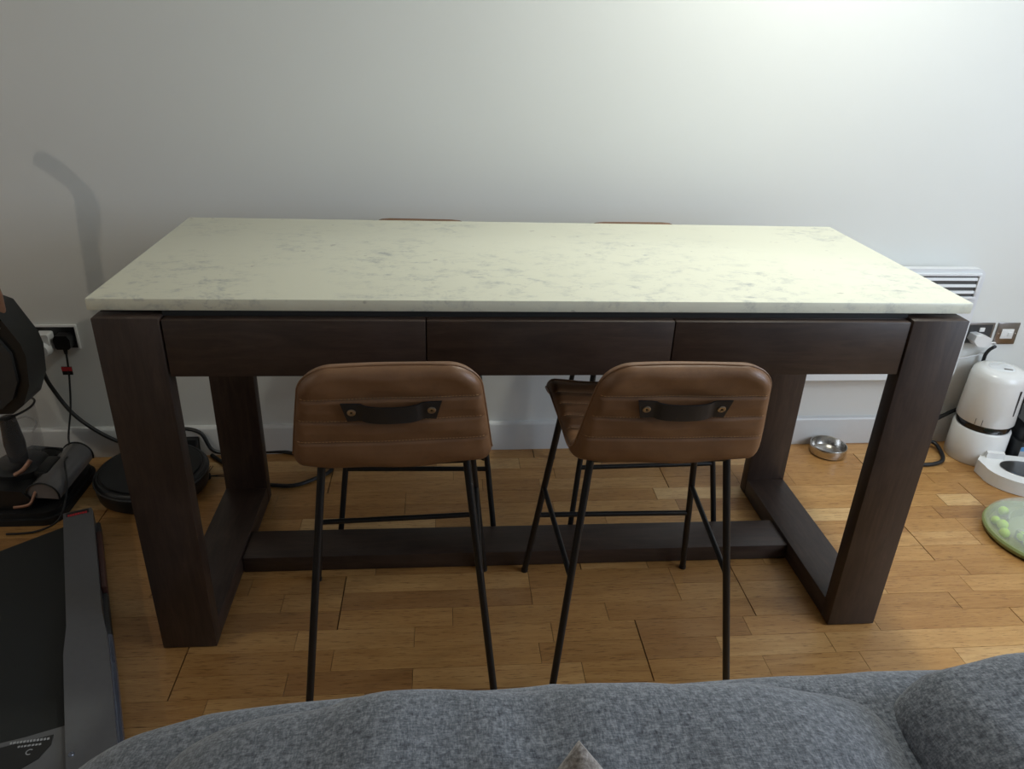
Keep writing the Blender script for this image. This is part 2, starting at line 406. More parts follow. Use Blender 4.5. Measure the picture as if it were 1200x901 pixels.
def shell_part(name, s0, s1, ns, nu, mat, parent):
    bm = bmesh.new(); G = {}
    us = [sin(pi / 2 * (-1 + 2 * j / nu)) for j in range(nu + 1)]
    ss = [s0 + (s1 - s0) * i / ns for i in range(ns + 1)]
    if s1 >= LEN - 1e-6: ss = [s for s in ss if s < LEN - .02] + [LEN - .02 * (1 - sin(pi / 2 * q / 8)) for q in range(9)]
    if s0 <= 1e-6: ss = [.02 * (1 - cos(pi / 2 * q / 8)) for q in range(9)] + [s for s in ss if s > .0205]
    for sd in (1, -1):
        for i, s in enumerate(ss):
            for j, u in enumerate(us): G[sd, i, j] = bm.verts.new(shell_pt(s, u, sd))
    n = len(ss) - 1
    for sd in (1, -1):
        for i in range(n):
            for j in range(nu): bm.faces.new((G[sd, i, j], G[sd, i + 1, j], G[sd, i + 1, j + 1], G[sd, i, j + 1]))
    for i in range(n):
        for j in (0, nu): bm.faces.new((G[1, i, j], G[1, i + 1, j], G[-1, i + 1, j], G[-1, i, j]))
    for i in (0, n):
        for j in range(nu): bm.faces.new((G[1, i, j], G[1, i, j + 1], G[-1, i, j + 1], G[-1, i, j]))
    return finish(bm, name, mat, parent, angle=75)
def piping(s0, s1, end, parent):
    P = []
    def ept(s, u, inset):
        p, n = at_s(s); w = halfw(s)
        t = (s - sb) / (LEN - sb); cup = CUP(t) * abs(u) ** 2.4
        return Vector((u * (w + .0005), p.y, p.z)) + n * cup
    N = 40
    if end == 'top':
        for i in range(N + 1): P.append(ept(s0 + (s1 - .002 - s0) * (1 - (1 - i / N) ** 2), 1, 0))
        for i in range(1, 24): P.append(ept(s1, 1 - 2 * i / 24, 0))
        for i in range(N + 1): P.append(ept(s0 + (s1 - .002 - s0) * (1 - (i / N) ** 2), -1, 0))
    else:
        for i in range(N + 1): P.append(ept(s1 + (s0 + .002 - s1) * (1 - (1 - i / N) ** 2), 1, 0))
        for i in range(1, 24): P.append(ept(s0, 1 - 2 * i / 24, 0))
        for i in range(N + 1): P.append(ept(s1 + (s0 + .002 - s1) * (1 - (i / N) ** 2), -1, 0))
    return tube('piping', P, .0024, MAT['tan'], parent, 8)
def stitching(gs, sides, parent):
    bm = bmesh.new()
    for g in gs:
        w = halfw(g)
        for sd in sides:
            m = int(2 * w / .0068)
            for q in range(m):
                u0 = -0.96 + 1.92 * q / m; u1 = u0 + 1.92 / m * .6
                a = shell_pt(g + .0045, u0, sd, .0002); b = shell_pt(g + .0045, u1, sd, .0002)
                add_tube(bm, [a, b], .0008, 4)
    o = finish(bm, 'stitching', MAT['stitch'], parent, smooth=False); o['kind'] = 'stuff'; return o
def make_stool():
    t = empty('bar_stool')
    seat = shell_part('seat', 0, sb, 110, 36, MAT['tan'], t)
    back = shell_part('backrest', sb, LEN, 110, 36, MAT['tan'], t)
    piping(0, sb, 'front', seat); piping(sb, LEN, 'top', back)
    stitching([g for g in grooves if g < sb], (1,), seat); stitching([g for g in grooves if g > sb], (1, -1), back)
    # strap handle on the outside of the backrest
    bm = bmesh.new(); rows = []
    sg = LEN - .091
    N = 30
    for i in range(N + 1):
        x = -.093 + .186 * i / N; ax = abs(x)
        hh = .0205 + .0015 * max(0, ax - .05) / .04
        bow = max(0, 1 - (ax / .062) ** 4); sag = -.0035 * bow; off = .0035 + .009 * max(0, 1 - (ax / .055) ** 2) ** .6
        slant = .008 * max(0, (ax - .080) / .013)
        ring = []
        for (dz, o2) in ((hh, off), (hh, off + .0028), (-hh + slant * 0, off + .0028), (-hh, off)):
            s = sg + sag + dz; u = x / halfw(s); p0 = shell_pt(sg, x / halfw(sg), -1); p, n = at_s(s); base = Vector((x, p.y, p.z)) + n * (CUP(.7) * abs(u) ** 2.4 - TH - .001)
            xx = x - math.copysign(.010, x) * (max(0, (ax - .080) / .013)) * (1 if dz < 0 else 0)
            ring.append(bm.verts.new(Vector((xx, base.y, base.z)) - n * o2))
        rows.append(ring)
    for A, B in zip(rows, rows[1:]):
        for k_ in range(4): bm.faces.new((A[k_], A[(k_ + 1) % 4], B[(k_ + 1) % 4], B[k_]))
    bm.faces.new(rows[0]); bm.faces.new(rows[-1])
    h = finish(bm, 'strap_handle', MAT['blackleather'], back, angle=50); h['label'] = 'black leather strap handle'
    for sx in (-1, 1):
        x = sx * .074; p, n = at_s(sg + .001); u = x / halfw(sg)
        c = Vector((x, p.y, p.z)) + n * (CUP(.7) * abs(u) ** 2.4 - TH - .001 - .0065)
        rot = (-n).to_track_quat('Z', 'Y').to_matrix()
        bm = bmesh.new(); add_lathe(bm, [(0, -.001), (.0024, -.001), (.0027, .0018), (.0062, .0022), (.0080, .0012), (.0082, -.001), (.0078, -.003), (0, -.003)], 20)
        for v in bm.verts: v.co = rot @ v.co + c
        r = finish(bm, 'rivet', MAT['rivet'], back); r['label'] = 'round metal rivet'
    # legs
    FT = {}
    for sx in (-1, 1):
        f0 = Vector((sx * .236, .232, 0)); f1 = Vector((sx * .172, .130, .603)); r0 = Vector((sx * .214, -.228, 0)); r1 = Vector((sx * .150, -.130, .603))
        FT[sx] = (f0, f1, r0, r1)
        for a, b in ((f0, f1), (r0, r1)):
            bm = bmesh.new(); d = (b - a)
            add_tube(bm, [a, a + d * .5, b], .0085, 14)
            o = finish(bm, 'leg', MAT['frame'], t)
            bm = bmesh.new(); add_tube(bm, [a + Vector((0, 0, 0)), a + d * .016], .0098, 14); finish(bm, 'foot_cap', MAT['black'], o)
        def zat(a, b, z): return a.lerp(b, z / .603)
        tube('side_bar', [zat(f0, f1, .325), zat(r0, r1, .318)], .0068, MAT['frame'], t, 12)
        tube('seat_rail', [f1, r1], .0085, MAT['frame'], t, 12)
    tube('footrest', [FT[-1][0].lerp(FT[-1][1], .225 / .603), FT[1][0].lerp(FT[1][1], .225 / .603)], .0072, MAT['frame'], t, 12)
    for q in (1, 3): tube('seat_support', [FT[-1][q], FT[1][q]], .0085, MAT['frame'], t, 12)
    return t
def copy_tree(o, parent=None):
    c = o.copy(); COL.objects.link(c); c.parent = parent
    for ch in list(o.children): copy_tree(ch, c)
    return c
st = make_stool()
spots = [(-.339, .003, 3.0, 'tan leather bar stool nearest the sofa on the left, seen from behind'),
         (.235, .003, -.6, 'tan leather bar stool nearest the sofa on the right, seen from behind'),
         (-.306, .638, 178.5, 'tan leather bar stool on the wall side, mostly hidden behind the left stool'),
         (.386, .638, 181.7, 'tan leather bar stool on the wall side, its backrest tip above the marble')]
for i, (x, y, a, lb) in enumerate(spots):
    o = st if i == 0 else copy_tree(st)
    o.location = (x, y, 0); o.rotation_euler = (0, 0, math.radians(a)); tag(o, lb, 'stool', 'bar stools around the counter table')

# ---------------- sofa ----------------
import mathutils.noise as mn
def pillow(name, lo, hi, mat, parent, pu=.35, wr=.012, seed=0, sub=56, power=3.2, shape=None, fr=6):
    # rounded puffy box from a cube sphere
    bm = bmesh.new(); bmesh.ops.create_cube(bm, size=2.0)
    bmesh.ops.subdivide_edges(bm, edges=bm.edges, cuts=sub, use_grid_fill=True)
    lo = Vector(lo); hi = Vector(hi); c = (lo + hi) / 2; h = (hi - lo) / 2
    for v in bm.verts:
        p = v.co.copy(); n = (abs(p.x) ** power + abs(p.y) ** power + abs(p.z) ** power) ** (1 / power)
        q = p / n
        w = Vector((q.x * h.x, q.y * h.y, q.z * h.z)); w0 = w + c
        nn = Vector((q.x ** 3 / h.x, q.y ** 3 / h.y, q.z ** 3 / h.z)).normalized()
        k = mn.noise(Vector((w0.x * fr, w0.y * fr * 1.1 + seed, w0.z * fr))) + .5 * mn.noise(Vector((w0.x * 15 + seed, w0.y * 9, w0.z * 9))) + .3 * (1 - abs(mn.noise(Vector((w0.x * 9, w0.y * 4 + seed, w0.z * 4))) * 4)) 
        w0 = w0 + nn * wr * k
        if shape: w0 = shape(w0)
        v.co = w0
    return finish(bm, name, mat, parent, angle=80)
SO = empty('sofa', (.35, -1.25, 0)); tag(SO, 'grey tweed fabric sofa whose back runs along the bottom of the picture', 'sofa')
SOv = Vector((-.35, 1.25, 0))
def sp(name, lo, hi, **kw): return pillow(name, Vector(lo) + SOv, Vector(hi) + SOv, MAT['sofa'], SO, **kw)
def droop(w):
    x = w.x + .35
    if x < -.3 and w.z > .3: w = w + Vector((0, -.012 * ((-.3 - x) / .4) ** 2, -.014 * ((-.3 - x) / .4) ** 1.7))
    return w
sp('back_frame', (-.665, -1.16, .10), (1.35, -.862, .792), wr=.004, power=7, shape=droop, seed=3)
sp('seat_base', (-.60, -1.75, .12), (1.35, -1.10, .36), wr=.006, power=8, seed=5, sub=24)
sp('seat_cushion', (-.58, -1.85, .34), (.36, -1.10, .44), wr=.006, power=6, seed=6, sub=24)
sp('seat_cushion', (.37, -1.85, .34), (1.33, -1.10, .44), wr=.006, power=6, seed=7, sub=24)
def cs(w):
    x = w.x + .35
    return w + Vector((0, 0, -.045 * max(0, (x - .06) / .22) ** 2 - .035 * max(0, (-.25 - x) / .25) ** 1.5))
sp('back_cushion', (-.56, -1.13, .42), (.290, -.905, .842), wr=.009, power=4.5, seed=11, shape=cs)
sp('back_cushion', (.236, -1.15, .42), (.98, -.915, .862), wr=.007, power=6.5, seed=17)
for xx in (-.52, 1.27):
    for yy in (-1.7, -.95):
        lathe('sofa_foot', [(0, 0), (.02, 0), (.025, .13), (0, .13)], MAT['black'], SO, 16, (xx - .35, yy + 1.25, 0))
# throw pillow: its corner shows at the bottom edge
TP = empty('throw_pillow', (-.085, -1.16, .47)); tag(TP, 'grey knitted throw pillow corner with cream side panels, leaning on the sofa cushion', 'pillow')
def diamond_corner():
    n = 40; V = {}; rot = Matrix.Rotation(math.radians(-30), 4, 'X') @ Matrix.Rotation(math.radians(45), 4, 'Y')
    for sd in (1, -1):
        for i in range(n + 1):
            for j in range(n + 1):
                a = -1 + 2 * i / n; b = -1 + 2 * j / n
                h = .048 * ((1 - a ** 4) * (1 - b ** 4)) ** .5 + .004
                x = a * .168 * (1 - .05 * (1 - b * b)); z = b * .168 * (1 - .05 * (1 - a * a))
                V[sd, i, j] = rot @ Vector((x, sd * h, z))
    quads = []
    for sd in (1, -1):
        for i in range(n):
            for j in range(n): quads.append((V[sd, i, j], V[sd, i + 1, j], V[sd, i + 1, j + 1], V[sd, i, j + 1]))
    for i in range(n):
        for j in (0, n):
            quads.append((V[1, i, j], V[1, i + 1, j], V[-1, i + 1, j], V[-1, i, j])); quads.append((V[1, j, i], V[1, j, i + 1], V[-1, j, i + 1], V[-1, j, i]))
    for name, test, mt in (('knit_panel', lambda c: abs(c.x) <= .032, MAT['knit']), ('cream_panel', lambda c: abs(c.x) > .032, MAT['cream_trim'])):
        bm = bmesh.new()
        for q in quads:
            if test((q[0] + q[2]) / 2): bm.faces.new([bm.verts.new(v) for v in q])
        bmesh.ops.remove_doubles(bm, verts=bm.verts, dist=.0001)
        finish(bm, name, mt, TP, angle=80)
diamond_corner()
TP.location = (-.112, -1.156, .669)

# ---------------- treadmill ----------------
TR = empty('treadmill', (-1.29, .49, 0), math.radians(24.2)); tag(TR, 'low black treadmill with a grey side rail lying on the floor left of the table', 'treadmill')
bm = bmesh.new()
add_prism(bm, [(-.078, -.004), (-.004, -.004), (0, -.02), (0, -.50), (.006, -.58), (.007, -.70), (.005, -1.22), (-.004, -1.25), (-.086, -1.25), (-.086, -.62), (-.078, -.52)], .018, .080)
bevel_all(bm, .006, 2, 40); finish(bm, 'side_rail', MAT['rail'], TR)
box('side_skirt', (-.02, -.62, .004), (.012, -.03, .040), MAT['dark_grey'], TR, .004)
box('side_stripe', (.0005, -.38, .030), (.014, -.11, .060), MAT['orange'], TR, .003)
bm = bmesh.new(); add_tube(bm, smooth_path([(.004, -.56, .040), (.006, -.70, .046), (.006, -.95, .050), (.004, -1.15, .05)], 6), .012, 10); finish(bm, 'edge_trim', MAT['rail_side'], TR)
bm = bmesh.new(); add_prism(bm, [(-.62, -.004), (-.55, -.004), (-.55, -1.25), (-.62, -1.25)], .018, .080); bevel_all(bm, .006, 2, 40); finish(bm, 'side_rail', MAT['rail'], TR)
bm = bmesh.new(); prof = [(-.88, .058)] + [(-.05 + .03 * cos(a), .028 + .030 * sin(a)) for a in [pi / 2 - pi * q / 10 for q in range(11)]] + [(-.88, -.002 + .006)]
A = [bm.verts.new((-.548, y - (.14 if y > -.5 else 0), z)) for y, z in prof]; B = [bm.verts.new((-.079, y, z)) for y, z in prof]
for i in range(len(A)): j = (i + 1) % len(A); bm.faces.new((A[i], A[j], B[j], B[i]))
bm.faces.new(A); bm.faces.new(B); finish(bm, 'running_belt', MAT['belt'], TR)
bm = bmesh.new(); add_prism(bm, [(-.549, -.765), (-.16, -.823), (-.087, -.828), (-.087, -1.24), (-.549, -1.24)], .006, .070); bevel_all(bm, .008, 2, 40)
hood = finish(bm, 'motor_hood', MAT['rail'], TR)
bm = bmesh.new(); add_prism(bm, [(-.53, -.785), (-.108, -.843), (-.113, -.868), (-.135, -.893), (-.17, -.905), (-.53, -.895)], .0695, .0712); finish(bm, 'hood_inset', MAT['black'], hood)
bm = bmesh.new()
for x0, x1, y, hh in [(-.186, -.120, 0, .0055), (-.172, -.130, -.012, .0042), (-.235, -.205, .004, .005), (-.235, -.208, -.009, .005), (-.235, -.205, -.022, .005)]:
    x = x0
    while x < x1:
        w = RND.uniform(.003, .0055); yy = -.828 - (x + .186) * .33 + y
        add_box(bm, (x, yy - hh / 2, .0711), (x + w, yy + hh / 2, .0716)); x += w + .0018
for a0 in range(14):
    a = math.radians(40 + a0 * 18); add_box(bm, (-.151 + .006 * cos(a) - .001, -.868 + .006 * sin(a) - .001, .0711), (-.151 + .006 * cos(a) + .001, -.868 + .006 * sin(a) + .001, .0716))
finish(bm, 'hood_lettering', MAT['print'], hood, smooth=False)['kind'] = 'stuff'
box('end_sticker', (-.070, -.028, .0800), (-.010, -.008, .0806), MAT['black'], TR)
bm = bmesh.new(); x = -.066
while x < -.018: w = RND.uniform(.003, .006); add_box(bm, (x, -.030, .0806), (x + w, -.019, .0810)); x += w + .0012
finish(bm, 'red_lettering', MAT['red'], TR, smooth=False)
bm = bmesh.new(); add_lathe(bm, [(0, .001), (.0025, .001), (.0028, .0022), (.0048, .0024), (.006, .001), (.006, 0), (0, 0)], 16, (-.076, -.921, .0798)); finish(bm, 'screw', MAT['rail_side'], TR)

# ---------------- floor washer on its dock ----------------
DK = empty('charging_dock', (-1.56, .66, 0)); tag(DK, 'black plastic charging tray of the upright floor washer, by the left wall end', 'dock')
bm = bmesh.new(); add_prism(bm, rrect(-.24, .150, -.155, .165, .05), .0, .022); add_prism(bm, rrect(-.23, .140, -.145, .155, .045), .021, .040); bevel_all(bm, .005, 2, 40)
finish(bm, 'tray', MAT['black_matt'], DK)
bm = bmesh.new(); add_prism(bm, rrect(-.05, .06, .11, .16, .012), .04, .085); add_prism(bm, rrect(.03, .06, .09, .14, .01), .085, .105); finish(bm, 'dock_post', MAT['black_matt'], DK)
tube('dock_wire', smooth_path([(-.02, .13, .08), (.02, .10, .125), (.07, .10, .12), (.10, .13, .06)]), .004, MAT['rubber'], DK)
VC = empty('floor_washer', (-1.56, .66, .04)); tag(VC, 'black upright floor washer with clear water tank and copper trim, parked left of the table', 'vacuum cleaner')
V0 = Vector((1.56, -.66, -.04)); VB = Vector((-.050, 0, -.034))
def vprism(name, poly, y0, y1, mat, bev=.006, parent=None, taper=0):
    bm = bmesh.new(); xf = Matrix(((1, 0, 0, 0), (0, 0, 1, 0), (0, 1, 0, 0), (0, 0, 0, 1)))
    add_prism(bm, [(x + V0.x, z + V0.z) for x, z in poly], y0 + V0.y, y1 + V0.y, xf)
    if bev: bevel_all(bm, bev, 3, 25)
    return finish(bm, name, mat, parent or VC, angle=50)
P0 = [(-1.64, .372), (-1.455, .376), (-1.418, .405), (-1.388, .470), (-1.376, .560), (-1.382, .600), (-1.428, .700), (-1.455, .712), (-1.52, .70), (-1.66, .56)]
P0 = [(x + VB.x, z + VB.z) for x, z in P0]
body = vprism('body', P0, .595, .700, MAT['black'], .006)
vprism('front_shell', [(x + VB.x, z + VB.z) for x, z in [(-1.62, .392), (-1.475, .398), (-1.437, .430), (-1.412, .485), (-1.410, .575), (-1.462, .672), (-1.50, .675), (-1.62, .55)]], .583, .60, MAT['dark_grey'], .008, body)
bm = bmesh.new()
c = Vector((-1.430, .5935, .655)) + V0 + VB
for a in ((-.006, -.008, -.0045, .008), (.0045, -.008, .006, .008), (-.006, -.008, .006, -.0065), (-.006, .0065, .006, .008)):
    add_box(bm, (c.x + a[0], c.y - .0005, c.z + a[1]), (c.x + a[2], c.y + .0015, c.z + a[3]))
finish(bm, 'square_mark', MAT['print'], body, smooth=False)
ctr = (-1.572 + V0.x, .67 + V0.y, V0.z)
tank = lathe('water_tank', [(.058, .13), (.074, .15), (.078, .20), (.080, .30), (.076, .345)], MAT['clear'], VC, 40, ctr)
lathe('filter', [(0, .14), (.026, .14), (.030, .20), (.022, .29), (0, .30)], MAT['black_gloss'], tank, 24, ctr)
tube('tank_band', [(ctr[0] + .081 * cos(a), ctr[1] + .081 * sin(a), V0.z + .318 + .012 * cos(a)) for a in [2 * pi * q / 40 for q in range(40)]], .0035, MAT['black'], tank, 8, True)
tube('tank_catch', smooth_path([(-1.515 + V0.x, .60 + V0.y, .315 + V0.z), (-1.475 + V0.x, .60 + V0.y, .330 + V0.z), (-1.455 + V0.x, .61 + V0.y, .305 + V0.z), (-1.475 + V0.x, .61 + V0.y, .27 + V0.z)]), .003, MAT['clear'], tank)
lathe('collar', [(0, .07), (.070, .07), (.082, .09), (.080, .125), (.062, .14), (0, .14)], MAT['black'], VC, 36, ctr)
hd = vprism('cleaning_head', [(-1.66, .042), (-1.50, .042), (-1.485, .07), (-1.51, .105), (-1.60, .115), (-1.66, .09)], .535, .80, MAT['black'], .008)
bm = bmesh.new(); c = Vector((-1.455, .66, .083)) + V0; R0 = .047
for i, (ya, yb) in enumerate(((-.115, .125),)):
    n = 28; A = []; B = []
    for q in range(n + 1):
        a = math.radians(-15) + math.radians(200) * q / n
        A.append(bm.verts.new((c.x + R0 * cos(a), c.y + ya, c.z + R0 * sin(a)))); B.append(bm.verts.new((c.x + R0 * cos(a), c.y + yb, c.z + R0 * sin(a))))
    for q in range(n): bm.faces.new((A[q], A[q + 1], B[q + 1], B[q]))
    bm.faces.new(A); bm.faces.new(B)
rc = finish(bm, 'roller_cover', MAT['roller'], hd); rc['label'] = 'glossy grey roller cover'
for yy in (-.118, .128):
    tube('cover_rim', [c + Vector((R0 * 1.02 * cos(math.radians(a)), yy, R0 * 1.02 * sin(math.radians(a)))) for a in range(-15, 200, 12)], .003, MAT['black'], hd, 8)
o = tube('copper_trim', smooth_path([Vector(p) + V0 for p in ((-1.535, .520, .060), (-1.505, .524, .062), (-1.487, .530, .070), (-1.476, .548, .098), (-1.470, .575, .118))], 6), .0045, MAT['copper'], VC); o['label'] = 'rose copper trim strip'
o = tube('copper_trim', smooth_path([Vector(p) + V0 for p in ((-1.545, .585, .135), (-1.520, .590, .150), (-1.500, .605, .175))], 6), .007, MAT['copper'], VC); o['label'] = 'rose copper trim strip'
box('head_lever', (Vector((-1.50, .60, .11)) + V0), (Vector((-1.46, .70, .135)) + V0), MAT['black'], VC, .006)
o = tube('handle_pole', smooth_path([Vector(p) + V0 for p in ((-1.545, .655, .65), (-1.542, .655, .74), (-1.535, .655, .88), (-1.530, .655, .98), (-1.525, .655, 1.05), (-1.555, .655, 1.11), (-1.60, .655, 1.15))], 6), .019, MAT['copper'], VC, 14); o['label'] = 'copper brown handle pole'
tube('handle_grip', smooth_path([Vector(p) + V0 for p in ((-1.528, .655, .95), (-1.512, .655, 1.02), (-1.525, .655, 1.07), (-1.575, .655, 1.12), (-1.61, .655, 1.145))], 6), .022, MAT['black'], VC, 12)

o = lathe('pole_collar', [(0, .64), (.030, .645), (.032, .70), (.028, .735), (0, .740)], MAT['copper'], VC, 28, (-1.500 + V0.x, .63 + V0.y, V0.z)); o['label'] = 'copper brown collar'
# ---------------- robot vacuum ----------------
RV = empty('robot_vacuum', (-1.19, .705, 0)); tag(RV, 'round black robot vacuum on the floor behind the left front table leg', 'robot vacuum')
lathe('body', [(0, .008), (.150, .008), (.168, .016), (.172, .04), (.172, .072), (.166, .080), (.160, .081), (.158, .079), (0, .080)], MAT['black'], RV, 72)
lathe('lid', [(.10, .0805), (.152, .0805), (.152, .084), (.146, .0855), (0, .0865)], MAT['black_matt'], RV, 64)
lathe('sensor_turret', [(.040, .086), (.040, .098), (.036, .101), (0, .101)], MAT['black_gloss'], RV, 32, (0, .06, 0))
bm = bmesh.new(); add_tube(bm, [(.1735 * cos(a), .1735 * sin(a), .066) for a in [2 * pi * q / 60 for q in range(60)]], .003, 8, True); finish(bm, 'bumper_seam', MAT['dark_grey'], RV)
bm = bmesh.new()
for a in (10, 95, 235):
    for da in (-7, 0, 7): add_tube(bm, [(.150, .05, .012), (.150 + .075 * cos(math.radians(a + da)), .05 + .075 * sin(math.radians(a + da)), .006)], .0012, 5)
add_lathe(bm, [(0, .004), (.016, .004), (.016, .018), (0, .018)], 16, (.150, .05, 0)); finish(bm, 'side_brush', MAT['black_matt'], RV)
for s_ in (-1, 1): lathe('wheel', [(0, 0), (.02, 0), (.02, .012), (0, .012)], MAT['black_matt'], RV, 16, (s_ * .1, 0, 0))
RD = empty('robot_dock', (-1.135, .905, 0)); tag(RD, 'small black block standing on the floor at the skirting behind the robot vacuum', 'dock')
bm = bmesh.new(); add_prism(bm, rrect(-.035, .035, -.018, .018, .006), 0, .078); bevel_all(bm, .003, 2, 40); finish(bm, 'housing', MAT['black_matt'], RD)
box('foot_plate', (-.045, -.05, 0), (.045, -.018, .006), MAT['black'], RD, .002)

# ---------------- cables ----------------
tag(tube('thick_cable', smooth_path([(-1.52, .80, .46), (-1.545, .87, .36), (-1.548, .905, .277), (-1.49, .905, .163), (-1.38, .905, .070), (-1.25, .915, .020), (-1.17, .920, .100), (-1.09, .905, .098), (-1.05, .895, .03), (-.976, .915, .008), (-.844, .920, .008), (-.773, .905, .008), (-.66, .86, .008), (-.625, .79, .008), (-.674, .735, .008), (-.735, .696, .008), (-.807, .700, .008), (-.90, .73, .008), (-.98, .82, .008), (-1.06, .90, .008)], 10), .0068, MAT['rubber']), 'thick black cable sagging along the wall and looping on the floor behind the left legs', 'cable')
PC = tag(tube('power_cord', smooth_path([(-1.470, .905, .455), (-1.470, .895, .405), (-1.475, .89, .33), (-1.485, .87, .22), (-1.50, .84, .12), (-1.47, .78, .09), (-1.43, .66, .140), (-1.40, .58, .09), (-1.40, .50, .03), (-1.46, .47, .006), (-1.54, .46, .006)], 8), .0032, MAT['rubber']), 'thin black cord hanging from the left socket over the floor washer head', 'cable')
fl_ = box('cord_flag', (-1.494, .890, .332), (-1.462, .893, .361), MAT['hole'], PC, 0); fl_['label'] = 'red and black warning flag'
box('flag_stripe', (-1.494, .889, .346), (-1.462, .890, .360), MAT['red'], fl_, 0)

# ---------------- sockets and switch ----------------
def wallbox(bm, x0, x1, z0, z1, d0, d1, bev=0):
    add_box(bm, (x0, -d1, z0), (x1, -d0, z1), bev)
RW = math.atan(WX)
def wthing(name, x, z): return empty(name, (x, wy(x), z), RW)
SL = wthing('wall_socket', -1.505, .456); tag(SL, 'double wall socket left of the table holding a black plug and white adaptor', 'socket')
bm = bmesh.new(); wallbox(bm, -.073, .073, -.043, .043, 0, .008, .002); finish(bm, 'cover_plate', MAT['white'], SL)
bm = bmesh.new(); wallbox(bm, -.066, .067, -.037, .036, .008, .0095); finish(bm, 'socket_insert', MAT['black'], SL)
PB = empty('black_plug', (-1.470, wy(-1.47) - .0095, .452), RW); tag(PB, 'black three pin plug pushed into the left wall socket', 'plug')
bm = bmesh.new(); xf = Matrix(((1, 0, 0, 0), (0, 0, -1, 0), (0, 1, 0, 0), (0, 0, 0, 1)))
add_prism(bm, [(-.024, -.020), (-.018, -.026), (.018, -.026), (.024, -.020), (.026, .008), (.018, .022), (-.018, .022), (-.026, .008)], 0, .034, xf); bevel_all(bm, .005, 2, 30); finish(bm, 'plug_body', MAT['black'], PB)
tube('cord_grip', [(0, -.020, -.022), (0, -.022, -.046)], [.008, .005], MAT['rubber'], PB)
PW = empty('white_adaptor', (-1.532, wy(-1.532) - .0095, .452), RW); tag(PW, 'white plug-in adaptor in the left wall socket, half behind the floor washer', 'plug')
bm = bmesh.new(); add_prism(bm, rrect(-.020, .026, -.012, .028, .006), 0, .040, xf); bevel_all(bm, .003, 2, 30); finish(bm, 'adaptor_body', MAT['white'], PW)
bm = bmesh.new(); add_lathe(bm, [(0, 0), (.026, 0), (.027, .02), (.022, .045), (0, .048)], 28)
for v_ in bm.verts: v_.co = Vector((v_.co.x + .002, -v_.co.z - .012, v_.co.y - .022))
finish(bm, 'round_plug', MAT['white'], PW)
SR = wthing('wall_socket', 1.742, .456); tag(SR, 'double wall socket behind the heater edge holding a white plug', 'socket')
bm = bmesh.new(); wallbox(bm, -.073, .073, -.043, .043, 0, .006, .002); finish(bm, 'cover_plate', MAT['chrome'], SR)
bm = bmesh.new(); wallbox(bm, -.063, .063, -.036, .036, .006, .008); finish(bm, 'socket_insert', MAT['dark_grey'], SR)
bm = bmesh.new(); wallbox(bm, .012, .032, .010, .026, .008, .012, .001); finish(bm, 'rocker', MAT['white'], SR)
P2 = empty('white_plug', (1.755, wy(1.755) - .008, .448), RW); tag(P2, 'white plug in the right wall socket with a white lead hanging from it', 'plug')
bm = bmesh.new(); add_prism(bm, [(-.040, -.006), (-.02, -.026), (.012, -.030), (.030, -.018), (.026, .006), (-.01, .018), (-.036, .016)], 0, .042, xf); bevel_all(bm, .006, 2, 30); finish(bm, 'plug_body', MAT['white'], P2)
tube('lead', smooth_path([(.026, -.03, -.018), (.055, -.03, -.016), (.060, -.02, -.045), (.020, -.012, -.070), (-.04, -.01, -.084), (-.10, -.01, -.088)], 8), .0028, MAT['white'], P2)
SW = wthing('wall_switch', 1.872, .456); tag(SW, 'square chrome wall switch with a white rocker beside the right socket', 'switch')
bm = bmesh.new(); wallbox(bm, -.043, .043, -.043, .043, 0, .006, .002); finish(bm, 'cover_plate', MAT['chrome'], SW)
bm = bmesh.new(); wallbox(bm, -.024, .024, -.019, .019, .006, .009, .001); ins = finish(bm, 'rocker_insert', MAT['white'], SW)
bm = bmesh.new(); wallbox(bm, .002, .0165, -.008, .008, .009, .012, .001); finish(bm, 'rocker', MAT['white'], SW)
for sx in (-1, 1):
    bm = bmesh.new(); wallbox(bm, sx * .034 - .0025, sx * .034 + .0025, -.0025, .0025, .006, .0068, .0008); finish(bm, 'screw', MAT['steel'], SW)

# ---------------- panel heater ----------------
HT = wthing('panel_heater', 1.30, .52); tag(HT, 'white wall mounted panel heater behind the right end of the table', 'heater')
Y = -.088
bm = bmesh.new(); x0, x1, z0, z1 = -.34, .345, -.212, .210; gx0, gx1, gz0, gz1 = -.300, .318, .112, .186
outer = rrect(x0, x1, z0, z1, .028, 8)
add_prism(bm, outer, -Y - .028 + 0, -Y, xf); 
bevel_all(bm, .008, 3, 40)
# recessed body behind
add_prism(bm, rrect(x0 + .02, x1 - .02, z0 + .02, z1 - .02, .02), .022, -Y - .028, xf)
finish(bm, 'casing', MAT['white_matt'], HT)
bm = bmesh.new(); wallbox(bm, gx0, gx1, gz0, gz1, -Y, -Y + .0015); gb = finish(bm, 'grille_recess', MAT['grille_dark'], HT)
for i in range(3):
    z = gz0 + .014 + i * .0235
    bm = bmesh.new(); add_prism(bm, [(0, 0), (.008, .002), (.006, .012), (-.0015, .0105)], gx0 + .004, gx1 - .004, Matrix(((0, 0, 1, 0), (-1, 0, 0, Y - .0015), (0, 1, 0, z - .004), (0, 0, 0, 1))))
    finish(bm, 'louvre', MAT['white_matt'], HT, smooth=False)
bm = bmesh.new()
for a in ((gx0 - .012, gx1 + .010, gz1, gz1 + .010), (gx0 - .012, gx1 + .010, gz0 - .010, gz0), (gx1, gx1 + .010, gz0, gz1), (gx0 - .012, gx0, gz0, gz1)):
    wallbox(bm, a[0], a[1], a[2], a[3], -Y, -Y + .009, .002)
finish(bm, 'grille_frame', MAT['white_matt'], HT)
